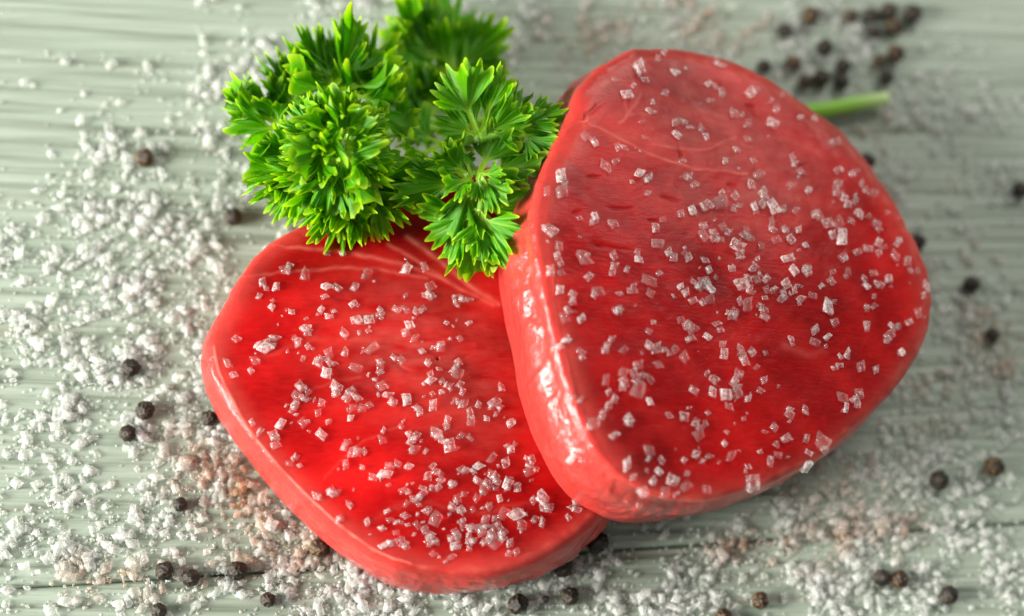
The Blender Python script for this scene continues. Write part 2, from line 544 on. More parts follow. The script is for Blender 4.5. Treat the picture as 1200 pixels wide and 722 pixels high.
    for cx, cy, ln, wd, rot in slits:
        c_, s_ = math.cos(rot), math.sin(rot)
        wx = X + 1.3 * vnoise(X / 6, Y / 6, 0.9, seed + 60) - cx; wy = Y + 1.8 * vnoise(X / 7, Y / 7, 0.4, seed + 61) - cy
        a = (wx * c_ + wy * s_) / (ln / 2); b_ = (-wx * s_ + wy * c_) / (wd / 2)
        g = np.exp(-(a ** 2) ** 1.5 - (b_ ** 2)) * top_mask
        g[KT + KW:] = 0
        slit = np.maximum(slit, g); disp = disp - 0.32 * g
    disp[KT + KW:] = 0
    R = R + nn * (disp * MM)[..., None]
    R[..., 2] = np.maximum(R[..., 2], 0.0002)
    V = np.concatenate([R.reshape(-1, 3), [C + (0, 0, 0.0009)], [Cb]])
    i = np.arange(K * NT).reshape(K, NT); j = np.roll(i, -1, 1)
    Q = np.stack([i[:-1], i[1:], j[1:], j[:-1]], -1).reshape(-1, 4)
    # orientation: normals outwards
    p = V[Q[0]]; nz = np.cross(p[1] - p[0], p[2] - p[0])[2]
    if nz < 0: Q = Q[:, ::-1]
    tri_t = np.stack([np.full(NT, K * NT), i[0], j[0]], -1); tri_b = np.stack([np.full(NT, K * NT + 1), j[-1], i[-1]], -1)
    if nz < 0: tri_t = tri_t[:, ::-1]; tri_b = tri_b[:, ::-1]
    V0 = V.copy()
    at_ = {'fat_and_light': np.concatenate([np.clip(fat_and_light, 0, 1).ravel(), [0, 0]]), 'slit': np.concatenate([np.clip(slit, 0, 1).ravel(), [0, 0]]),
           'wall': np.concatenate([wallA.ravel(), [0, 0]])}
    faces = Q.tolist() + tri_t.tolist() + tri_b.tolist()
    return V0, faces, at_


def wall_left(v, a, x, y, z, s):
    return 0.16 * fbm(x * 800, y * 800, v * 3, 2, s + 76) + 0.40 * fbm(x * 120, y * 120, z * 260, 3, s + 70) + 0.25 * np.sin(v * 9 + 2 * fbm(x * 30, y * 30, 0.2, 2, s + 71))


def wall_right(v, a, x, y, z, s):
    return (0.75 * np.sin(v * 11 + 0.6 + 1.6 * fbm(x * 25, y * 25, 0.2, 2, s + 71)) + 0.45 * fbm(x * 150, y * 150, z * 150, 3, s + 70)
            + 0.24 * fbm(x * 480, y * 480, z * 480, 2, s + 75) + 0.14 * fbm(x * 900, y * 900, v * 3, 2, s + 76))


def top_left(x, y): return 21.5 - 12.0 * max(0.0, x)          # mm
def top_right(x, y): return 47.5 - 205.0 * (x - 0.010) + 10.0 * y - 1500.0 * max(0.0, y) ** 2


CL = [(252, 420, 243, 428, 9), (257, 388, 250, 400, 7), (275, 350, 270, 378, 3), (297, 309, 292, 345, 1), (325, 284, 318, 322, 0.5), (362, 262, 352, 302, 0.5),
      (410, 232, 400, 272, 0.5), (470, 207, 458, 247, 0.5), (540, 197, 528, 237, 0.5), (610, 207, 598, 247, 0.5), (672, 262, 655, 300, 0.5),
      (712, 350, 695, 385, 0.5), (730, 450, 712, 485, 0.5), (728, 540, 714, 572, 0.5), (706, 590, 697, 618, 0.5), (655, 634, 650, 661, 0.5), (600, 659, 598, 686, 0.5),
      (540, 668, 537, 695, 0.5), (482, 662, 478, 690, 0.5), (445, 647, 436, 673, 0.5), (408, 623, 392, 643, 0.5), (370, 591, 346, 601, 0.5),
      (330, 551, 308, 557, 1), (290, 502, 272, 509, 3), (262, 452, 249, 468, 6)]
LINES_L = [
    ([(250, 405), (254, 428), (264, 453), (291, 502), (331, 551), (371, 591), (409, 624), (446, 648), (482, 661)], 2.3, 1.1, 0.3),
    ([(277, 326), (336, 319), (400, 314), (450, 316), (500, 325)], 2.0, 0.40, 0.10),
    ([(320, 287), (380, 291), (436, 301), (498, 317), (541, 338), (579, 357)], 2.6, 0.50, 0.15),
    ([(476, 276), (499, 292), (520, 308), (552, 334), (585, 356)], 3.2, 0.65, 0.25),
    ([(455, 286), (494, 308), (526, 329), (560, 346)], 2.4, 0.5, 0.15),
    ([(482, 661), (540, 668), (600, 660), (650, 636), (690, 606)], 7.0, 0.45, 0.1),
    ([(340, 480), (370, 455), (420, 440)], 1.6, 0.15, 0.0), ([(380, 560), (420, 520), (470, 500)], 1.6, 0.14, 0.0),
    ([(300, 420), (360, 400), (430, 398), (520, 410)], 3.0, 0.12, 0.0), ([(420, 620), (480, 590), (560, 600), (640, 585)], 4.0, 0.12, 0.0)]
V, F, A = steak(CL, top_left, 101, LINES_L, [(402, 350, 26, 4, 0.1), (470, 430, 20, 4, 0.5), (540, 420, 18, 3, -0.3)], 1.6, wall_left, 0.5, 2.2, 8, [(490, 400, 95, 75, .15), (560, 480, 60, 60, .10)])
BVH_L = BVHTree.FromPolygons(V.tolist(), F)
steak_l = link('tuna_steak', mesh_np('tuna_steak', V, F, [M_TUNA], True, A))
tag(steak_l, 'raw red tuna steak lying flat underneath, thickly sprinkled with salt, parsley on its upper edge', 'tuna steak', 'raw tuna steaks')

CR = [(690, 113, 655, 140, 12), (722, 81, 702, 112, 9), (752, 67, 748, 108, 6), (800, 65, 793, 108, 4), (850, 75, 840, 118, 3), (900, 97, 888, 140, 3),
      (940, 125, 925, 165, 3), (978, 157, 960, 195, 2), (1012, 196, 990, 230, 1), (1042, 238, 1018, 265, .5), (1066, 282, 1040, 305, .5), (1079, 317, 1054, 335, .5),
      (1086, 352, 1059, 365, .5), (1083, 386, 1056, 395, .5), (1070, 420, 1045, 427, .5), (1050, 451, 1027, 458, .5), (1020, 484, 998, 490, .5),
      (990, 513, 970, 519, .5), (958, 538, 940, 545, .5), (922, 558, 906, 568, 1), (885, 572, 873, 586, 2), (845, 582, 836, 599, 5),
      (805, 587, 798, 606, 9), (770, 582, 762, 611, 12), (738, 563, 730, 611, 15), (712, 535, 700, 602, 20), (694, 498, 668, 583, 22), (680, 460, 644, 553, 22),
      (668, 418, 627, 515, 22), (656, 373, 613, 470, 22), (646, 328, 602, 415, 22), (640, 283, 591, 365, 22), (639, 245, 586, 325, 22), (648, 206, 594, 280, 22),
      (667, 174, 613, 225, 20), (682, 146, 637, 178, 16)]
z4 = lambda L: [(570 + a / 2.257, 50 + b / 2.257) for a, b in L]
z5 = lambda L: [(570 + a / 2.257, 320 + b / 2.257) for a, b in L]
LINES_R = [
    ([(730, 556), (770, 580), (805, 585), (845, 580), (885, 570), (922, 556), (958, 535), (990, 510), (1020, 481), (1050, 448), (1070, 417), (1083, 384)], 7.0, 0.50, 0.0),
    ([(1083, 384), (1085, 352), (1078, 317), (1065, 283), (1041, 239), (1011, 197), (977, 159), (939, 127), (899, 100), (850, 78), (800, 68), (752, 70), (722, 84), (692, 115)], 5.0, 0.42, 0.0),
    (z4([(262, 178), (270, 215), (300, 228), (380, 270), (470, 310), (560, 335), (690, 348)]), 1.9, 0.50, 0.22),
    (z4([(440, 268), (520, 285), (600, 275), (660, 250)]), 1.7, 0.40, 0.1),
    (z4([(350, 215), (385, 180), (410, 140)]), 1.8, 0.45, 0.1), (z4([(375, 195), (430, 190)]), 1.6, 0.35, 0.1),
    (z4([(265, 205), (235, 215), (205, 235)]), 2.0, 0.55, 0.3),
    (z4([(390, 100), (370, 140), (372, 190)]), 1.6, 0.30, 0.1),
    (z4([(520, 110), (560, 170), (640, 200)]), 2.5, 0.14, 0.0), (z4([(700, 250), (800, 260), (900, 310)]), 3.0, 0.12, 0.0),
    (z5([(175, 0), (190, 130), (230, 300), (250, 400), (290, 470), (340, 520)]), 2.0, 0.32, 0.2),
    (z5([(470, 620), (640, 590), (760, 560), (880, 500), (1000, 400)]), 5.0, 0.22, 0.0),
    (z5([(790, 190), (850, 215), (890, 205)]), 5.0, 0.22, 0.0), (z5([(160, 480), (230, 505), (300, 560), (400, 600)]), 6.0, 0.30, 0.2)]
SLITS_R = [(570 + a / 2.257, 50 + b / 2.257, l / 2.257 * 0.8, 2.9, r) for a, b, l, r in
           ((283, 353, 44, .05), (358, 437, 72, .05), (335, 541, 105, .12), (300, 536, 40, 0.5), (490, 412, 62, .25), (240, 448, 30, -.3), (515, 300, 40, 1.2), (835, 325, 32, .1),
            (650, 375, 26, 0), (700, 165, 30, 0.2), (235, 705, 22, 0.4), (440, 470, 30, 0.1))]
SLITS_R += [(684, 137, 46, 5, -0.62), (668, 500, 60, 4, 1.35), (700, 585, 70, 5, 0.45)]
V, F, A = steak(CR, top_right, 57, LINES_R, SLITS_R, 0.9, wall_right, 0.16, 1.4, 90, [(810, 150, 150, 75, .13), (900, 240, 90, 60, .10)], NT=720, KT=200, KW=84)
BVH_R = BVHTree.FromPolygons(V.tolist(), F)
steak_r = link('tuna_steak', mesh_np('tuna_steak', V, F, [M_TUNA], True, A))
tag(steak_r, 'larger raw red tuna steak leaning with one edge on top of the other steak', 'tuna steak', 'raw tuna steaks')


# ------------------------------------------------------------------ salt crystals
def crystal_np(seed):
    """worn salt crystal: a skewed block with chipped corners, rounded edges and uneven faces (48 triangles)"""
    rnd = random.Random(seed)
    bm = bmesh.new()
    bmesh.ops.create_cube(bm, size=1.0)
    sx, sy, sz = rnd.uniform(0.9, 1.3), rnd.uniform(0.8, 1.05), rnd.uniform(0.7, 0.95)
    sh = rnd.uniform(-.22, .22)
    for v in bm.verts:
        j = 0.15
        c = Vector((v.co.x + rnd.uniform(-j, j), v.co.y + rnd.uniform(-j, j), v.co.z + rnd.uniform(-j, j)))
        if rnd.random() < 0.25: c *= rnd.uniform(0.7, 0.9)
        v.co = Vector(((c.x + sh * c.y) * sx, c.y * sy, c.z * sz))
    corner = set(bm.verts)
    ec = {}
    bmesh.ops.subdivide_edges(bm, edges=bm.edges[:], cuts=1, use_grid_fill=True)
    bm.verts.index_update()
    fr = []
    val = {v: sum(1 for e in v.link_edges if e.other_vert(v) in corner) for v in bm.verts}
    new = {}
    for v in bm.verts:
        av = sum((e.other_vert(v).co for e in v.link_edges), Vector()) / len(v.link_edges)
        if v in corner: k, f = 0.92, 0.9
        elif val[v] == 2: k, f = 0.50, 0.8
        else: k, f = -0.10, 0.0
        new[v] = v.co.lerp(av, k) + Vector([rnd.uniform(-.07, .07) for _ in range(3)])
        fr.append(f * rnd.uniform(.6, 1.1))
    for v, c in new.items(): v.co = c
    bmesh.ops.recalc_face_normals(bm, faces=bm.faces[:])
    V = np.array([v.co[:] for v in bm.verts])
    F = np.array([[v.index for v in f.verts] for f in bm.faces])
    bm.free()
    return V, F, np.clip(fr, 0, 1)


CRY = [crystal_np(900 + k) for k in range(28)]
CRY_ME = [mesh_np('salt_crystal', V, F, [M_CLEAR], True, {'frost': fr, 'tint': np.tile((.97, .97, .96, 1), (len(V), 1))}) for k, (V, F, fr) in enumerate(CRY)]

R4 = [(402,70),(452,45),(470,135),(437,158),(408,210),(418,252),(260,250),(365,280),(313,327),(195,357),(200,397),(335,480),(168,497),(190,540),(195,585),(197,610),(257,572),(270,620),
(293,660),(193,655),(228,665),(345,708),(402,347),(425,400),(502,245),(497,215),(515,315),(548,380),(535,353),(585,110),(605,118),(590,155),(622,140),(695,135),(655,190),(690,220),(765,180),
(755,215),(580,250),(660,285),(630,315),(690,258),(705,312),(700,375),(720,350),(805,378),(808,305),(789,140),(615,427),(668,432),(707,435),(755,437),(752,470),(817,445),(876,458),(543,445),
(577,434),(512,455),(465,470),(622,488),(597,505),(572,512),(660,540),(686,500),(725,540),(765,523),(790,500),(825,497),(843,537),(803,520),(522,557),(497,570),(400,575),(388,643),(427,630),
(432,662),(512,647),(545,632),(572,632),(590,650),(585,680),(587,600),(648,600),(672,640),(704,597),(738,628),(795,573),(810,603),(845,600),(790,640),(812,655),(830,677),(779,677),(688,697),
(655,712),(740,655),(915,607),(912,632),(942,568),(956,605),(940,515),(930,480),(900,480),(980,555),(1028,480),(1010,460),(965,350),(928,375),(990,375),(1020,400),(945,412),(985,455),(975,420),
(1035,530),(1060,450),(1085,530),(1078,565),(1110,580),(1120,605),(1137,605),(1005,645),(1035,640),(1060,625),(905,697),(1003,700),(1160,645),(923,265),(830,200),(620,62),(340,100),(370,140),
(498,80),(335,565),(450,535),(285,460),(850,390),(160,395),(120,600)]
R5 = [(205,120),(210,180),(250,122),(252,225),(247,335),(280,400),(338,430),(347,100),(330,175),(313,207),(362,205),(315,283),(360,265),(363,290),(400,245),(398,310),(338,335),(375,390),(430,340),
(452,245),(430,280),(427,155),(440,130),(447,200),(470,203),(497,205),(522,225),(537,175),(545,150),(513,125),(582,170),(607,135),(657,115),(738,120),(482,377),(585,370),(560,430),(562,410),
(597,315),(605,285),(582,265),(632,322),(663,318),(690,333),(640,353),(655,285),(665,265),(680,232),(700,210),(670,200),(712,250),(733,285),(680,385),(625,215),(735,420),(790,440),(800,360),
(800,375),(628,450),(645,485),(551,480),(520,495),(588,487),(690,512),(700,555),(580,570),(430,470),(432,487),(370,507),(768,480),(885,445),(850,475),(843,508),(765,455),(490,550),(470,580),
(415,575),(440,550),(500,585),(525,565),(455,525),(403,612),(805,175),(867,183),(900,170),(920,132),(903,88),(952,213),(932,245),(990,250),(1028,257),(940,330),(983,322),(950,357),(1070,140),
(1065,165),(1115,130),(1140,108),(1097,210),(1003,135),(1005,95),(860,60),(150,155),(180,270),(228,490)]
L6 = [(165,92),(205,100),(150,122),(142,160),(275,60),(320,98),(395,90),(245,122),(295,155),(180,170),(235,165),(300,185),(345,165),(395,165),(325,185),(430,140),(440,122),(490,155),(470,190),
(495,220),(460,238),(435,265),(490,285),(145,235),(110,262),(60,265),(130,240),(185,220),(205,200),(210,235),(225,262),(245,285),(300,275),(330,240),(345,275),(350,310),(385,260),(410,220),
(400,195),(250,250),(325,345),(295,350),(285,335),(290,370),(180,355),(200,380),(190,330),(210,320),(235,340),(235,400),(150,420),(175,455),(160,380),(120,395),(265,310),(370,340),(395,335),
(440,300),(460,320),(500,320),(530,345),(560,340),(590,380),(445,345),(420,360),(385,385),(400,400),(350,410),(410,430),(450,400),(470,385),(475,420),(500,400),(515,375),(545,370),(285,415),
(295,435),(280,455),(312,462),(355,475),(380,455),(400,460),(425,500),(390,505),(395,530),(410,525),(450,470),(455,500),(480,490),(500,465),(530,460),(555,445),(590,430),(620,445),(625,470),
(565,490),(585,495),(545,490),(540,505),(525,520),(490,520),(520,540),(545,560),(560,575),(450,560),(430,580),(365,560),(375,585),(415,570),(265,510),(285,530),(320,565),(350,610),(390,605),
(440,600),(485,610),(480,630),(445,625),(500,570),(490,590),(535,580),(520,600),(560,605),(590,605),(575,550),(600,550),(612,570),(655,540),(650,520),(705,538),(570,520),(540,600),(515,575)]
PR = z4(R4) + z5(R5)
PL = [(230 + a / 1.604, 260 + b / 1.604) for a, b in L6]
BIG = {(615, 427), (672, 640), (688, 697), (660, 540), (940, 515), (205, 120), (195, 357), (200, 397), (335, 480), (700, 555), (755, 437), (885, 445), (470, 580), (427, 630), (402, 70),
       (398, 310), (280, 400), (168, 497), (257, 572), (1028, 480), (650, 520), (600, 550), (612, 570), (450, 560), (575, 550)}
BIGP = set(z4([b for b in BIG])) | set(z5([b for b in BIG])) | {(230 + a / 1.604, 260 + b / 1.604) for a, b in BIG}
rnd = random.Random(5)


def hit(bvh, px, py):
    loc, nor, idx, d = bvh.ray_cast(EYE, ray(px, py))
    return loc, nor


def cell(x, y, x1, x2, y1, y2):
    r = 'upper' if y < y1 else ('middle' if y < y2 else 'lower')
    c = 'left' if x < x1 else ('centre' if x < x2 else 'right')
    return {'middle centre': 'very middle', 'upper centre': 'upper middle', 'lower centre': 'lower middle', 'middle left': 'left middle', 'middle right': 'right middle'}.get(r + ' ' + c, r + ' ' + c)


def zone_r(x, y, kind):
    if x < 640 + max(0, (y - 300)) * 0.17 and y > 200: return kind + ' on the wet sloping left side of the larger steak', 'salt on the side of the larger steak'
    z = cell(x, y, 770, 930, 200, 400)
    return '%s on the %s of the larger, leaning steak' % (kind, z), 'salt on the %s of the larger steak' % z


def zone_l(x, y, kind):
    z = cell(x, y, 400, 510, 400, 535)
    return '%s on the %s of the flat steak underneath' % (kind, z), 'salt on the %s of the flat steak' % z


def orient(nor, rz, tilt):
    q = nor.to_track_quat('Z', 'Y').to_matrix()
    return q @ Matrix.Rotation(rz, 3, 'Z') @ Matrix.Rotation(tilt, 3, 'X')


loose = []                        # (matrix3, location, tint) of the grains past the 300 single crystals
spots = [(p, BVH_R, zone_r) for p in PR] + [(p, BVH_L, zone_l) for p in PL]
made = 0
order = list(range(len(spots)))
extra_idx = set(i for i in order if spots[i][0] not in BIGP)
keep_drop = rnd.sample(sorted(extra_idx), max(0, len(spots) - 300))
keep_drop = set(keep_drop)
for i, ((px, py), bvh, zf) in enumerate(spots):
    loc, nor = hit(bvh, px, py)
    if loc is None: continue
    if zf is zone_l:
        l2, _ = hit(BVH_R, px, py)
        if l2 is not None: continue
    big = (px, py) in BIGP
    s = (rnd.uniform(2.2, 2.8) if big else rnd.uniform(1.05, 1.35) + 0.95 * rnd.random() ** 1.3) * MM
    if i in keep_drop: s *= 0.8
    mat = orient(nor, rnd.uniform(0, 6.28), rnd.gauss(0, 0.16))
    S3 = Matrix.Diagonal((s * rnd.uniform(0.85, 1.25), s * rnd.uniform(0.8, 1.1), s * rnd.uniform(0.7, 1.0)))
    p = loc + nor * (0.16 * s)
    if i in keep_drop:
        loose.append((np.array(mat @ S3), np.array(p), (0.93, 0.93, 0.92, 1)))
        continue
    o = bpy.data.objects.new('salt_crystal', CRY_ME[rnd.randrange(len(CRY_ME))])
    o.matrix_world = Matrix.Translation(p) @ (mat @ S3).to_4x4()
    lab, grp = zf(px, py, 'large clear salt crystal' if big else 'small translucent salt crystal')
    tag(o, lab, 'salt crystal', grp)
    col.objects.link(o)
    made += 1

o = bpy.data.objects.new('salt_crystal', CRY_ME[3])
o.matrix_world = Matrix.Translation(at(663, 655, 8.5)) @ (Matrix.Rotation(0.55, 3, 'Z') @ Matrix.Rotation(-0.35, 3, 'Y') @ Matrix.Diagonal((4.6 * MM, 1.7 * MM, 1.4 * MM))).to_4x4()
tag(o, 'long pinkish salt sliver leaning from a black peppercorn against the flat steak', 'salt crystal')
col.objects.link(o)

# the smaller grains and crumbs among the big crystals
n_steak_single = len(loose)
for (px, py), reps in [(p, (2, 3, 3) if 800 < p[0] < 905 and 255 < p[1] < 375 else (0, 1, 1, 2)) for p in PR] + [(p, (1, 2, 3, 3)) for p in PL]:
    for _ in range(rnd.choice(reps)):
        qx, qy = px + rnd.gauss(0, 10), py + rnd.gauss(0, 10)
        loc, nor = hit(BVH_R, qx, qy)
        if loc is None:
            loc, nor = hit(BVH_L, qx, qy)
        if loc is None or nor.z < 0.3: continue
        s = (rnd.uniform(0.4, 0.8) if rnd.random() < .35 else rnd.uniform(0.9, 1.7)) * MM
        loose.append((np.array(orient(nor, rnd.uniform(0, 6.28), rnd.gauss(0, .3)) @ Matrix.Diagonal((s * 1.1, s, s * .8))), np.array(loc + nor * s * .12), (0.95, 0.95, 0.94, 1)))
n_steak = len(loose)

# salt spilled over the boards: blobs (px, py, radius x, radius y, weight)
BL = [(210, 330, 110, 95, 1.0), (110, 300, 90, 60, .6), (215, 230, 70, 60, .75), (130, 450, 95, 70, .85), (60, 400, 60, 60, .55), (240, 560, 110, 70, 1.1), (120, 580, 110, 60, .7),
      (60, 660, 80, 45, .7), (170, 640, 80, 50, 1.0), (300, 660, 120, 60, 1.1), (420, 705, 100, 40, 1.1), (540, 715, 120, 30, .9), (700, 690, 100, 40, .7), (800, 690, 110, 45, 1.0),
      (900, 660, 110, 50, 1.2), (1010, 655, 80, 60, 1.2), (1080, 640, 70, 55, 1.0), (1150, 640, 60, 60, .55), (1150, 700, 60, 30, .5), (1040, 560, 70, 60, .8), (1100, 480, 70, 60, .95),
      (1170, 440, 60, 70, .9), (1130, 400, 60, 50, .8), (1110, 280, 60, 60, .45), (1150, 340, 60, 40, .6), (1080, 200, 60, 50, .5), (1130, 90, 80, 60, .5), (1060, 130, 60, 40, .6),
      (1180, 190, 40, 50, .35), (920, 60, 80, 60, .7), (800, 20, 90, 45, .8), (690, 60, 80, 60, .6), (620, 40, 60, 60, .5), (300, 60, 70, 60, .45), (240, 120, 70, 60, .4), (150, 200, 70, 50, .35),
      (430, 10, 60, 30, .35), (560, 60, 60, 50, .4), (980, 590, 60, 40, .7), (30, 330, 50, 60, .35), (30, 480, 50, 60, .45), (1000, 20, 60, 40, .3), (250, 430, 40, 90, .7), (380, 640, 60, 50, .9)]
TAN = [(285, 570, 60, 55, .85), (330, 640, 50, 30, .8), (240, 668, 60, 16, .7), (120, 680, 60, 22, .75), (180, 690, 40, 16, .6), (930, 640, 60, 30, .6), (975, 620, 40, 40, .5), (870, 640, 40, 20, .5),
       (1060, 620, 40, 30, .35), (1180, 400, 40, 60, .6), (1150, 300, 30, 20, .4), (800, 10, 70, 35, .5), (700, 50, 60, 50, .4), (860, 30, 50, 30, .5), (1030, 150, 30, 20, .5), (1110, 205, 30, 14, .6),
       (950, 560, 30, 30, .5), (1000, 560, 40, 30, .4), (1090, 470, 50, 40, .3), (230, 530, 40, 30, .5)]


def blob(L, x, y, comb='sum'):
    r = 0
    for cx, cy, rx, ry, wt in L:
        g = wt * np.exp(-((x - cx) / rx) ** 2 - ((y - cy) / ry) ** 2)
        r = np.maximum(r, g) if comb == 'max' else r + g
    return r


rs = np.random.RandomState(8)
NS = 60000
qx = rs.uniform(-130, 1330, NS); qy = rs.uniform(-90, 800, NS)
cl = np.clip(0.5 + 0.75 * fbm(qx / 42, qy / 34, 0.5, 3, 77), 0, 1.4)
dens = (blob(BL, qx, qy) * np.where((qx > 620) & (qy < 600), 0.74, 0.9) + 0.03) * (0.10 + cl ** 2)
keep = rs.uniform(0, 1, NS) < dens * 0.85
qx, qy = qx[keep], qy[keep]
tanw = blob(TAN, qx, qy, 'max') * np.clip(0.75 + 1.3 * fbm(qx / 28, qy / 22, 4.4, 2, 91), 0, 1.2)
n_table = len(qx)
for k in range(n_table):
    big = rs.uniform()
    s = (0.45 + 1.65 * big ** 1.6) * MM * rs.uniform(0.85, 1.1)
    p = at(qx[k], qy[k], s / MM * 0.3)
    q = Matrix.Rotation(rs.uniform(0, 6.28), 3, 'Z') @ Matrix.Rotation(rs.normal(0, .35), 3, 'X') @ Matrix.Rotation(rs.normal(0, .3), 3, 'Y')
    if rs.uniform() < 0.16: p.z += s * 0.55            # heaped
    t = min(1.0, max(0.0, tanw[k] + rs.normal(0, .12))) if tanw[k] > 0.06 else 0.0
    white = np.array((0.95, 0.96, 0.93)) * rs.uniform(0.96, 1.02)
    tan_ = np.array((0.72, 0.44, 0.29)) if rs.uniform() < 0.6 else np.array((0.70, 0.53, 0.36))
    c = white * (1 - t) + tan_ * t
    loose.append((np.array(q @ Matrix.Diagonal((s * rs.uniform(.9, 1.3), s * rs.uniform(.8, 1.1), s * rs.uniform(.7, 1.0)))), np.array(p), (*np.clip(c, 0, .97), 1)))
for k in range(13000):                                  # powder and crumbs between the grains
    j = rs.randint(n_table)
    x_, y_ = qx[j] + rs.normal(0, 11), qy[j] + rs.normal(0, 9)
    s = rs.uniform(0.25, 0.65) * MM
    q = Matrix.Rotation(rs.uniform(0, 6.28), 3, 'Z') @ Matrix.Rotation(rs.normal(0, .5), 3, 'X')
    t = min(1.0, tanw[j]) if tanw[j] > .06 else 0.0
    c = np.array((.95, .96, .93)) * (1 - t) + np.array((0.72, 0.46, 0.31)) * t
    loose.append((np.array(q) * s, np.array(at(x_, y_, s / MM * .3)), (*c, 1)))
print('salt: single', made, 'loose', len(loose))

VV = []; FF = []; TT = []; RR = []; MI = []; off = 0
for k, (m3, p, tint) in enumerate(loose):
    V, F, fr = CRY[k % len(CRY)]
    MI.append(np.full(len(F), 1 if k < n_steak else 0)); VV.append(V @ m3.T + p); TT.append(np.tile(tint, (len(V), 1))); RR.append(fr)
    FF.append(F + off); off += len(V)
salt = link('spilled_coarse_salt', mesh_np('spilled_coarse_salt', np.concatenate(VV), np.concatenate(FF), [M_TINT, M_CLEAR2], True,
                                           {'tint': np.concatenate(TT), 'frost': np.concatenate(RR)}, np.concatenate(MI)))
tag(salt, 'coarse white and tan salt spilled over the wooden boards around the steaks', 'salt', None, 'stuff')


# ------------------------------------------------------------------ peppercorns
def pepper_mesh(seed, mat):
    bm = bmesh.new()
    bmesh.ops.create_icosphere(bm, subdivisions=4, radius=1.0)
    V = np.array([v.co[:] for v in bm.verts]); F = [[v.index for v in f.verts] for f in bm.faces]
    bm.free()
    n = vnoise(V[:, 0] * 1.9 + seed, V[:, 1] * 1.9, V[:, 2] * 1.9, seed)
    wr = 1 - np.abs(fbm(V[:, 0] * 2.6 + seed * 3.1, V[:, 1] * 2.6, V[:, 2] * 2.6, 2, seed + 5)) * 2.2
    wr = np.clip(wr, 0, 1) ** 1.6                      # net of raised wrinkles
    dimple = np.exp(-((V[:, 2] - 1) ** 2 + V[:, 0] ** 2 + V[:, 1] ** 2) / 0.06)
    r = 0.86 + 0.07 * n + 0.19 * wr - 0.18 * dimple
    return mesh_np('peppercorn', V * r[:, None], F, [mat], True, {'ridge': wr * 0.6})


PM = [pepper_mesh(k, M_PEP) for k in range(6)]; PB = [pepper_mesh(k + 20, M_PEPB) for k in range(4)]
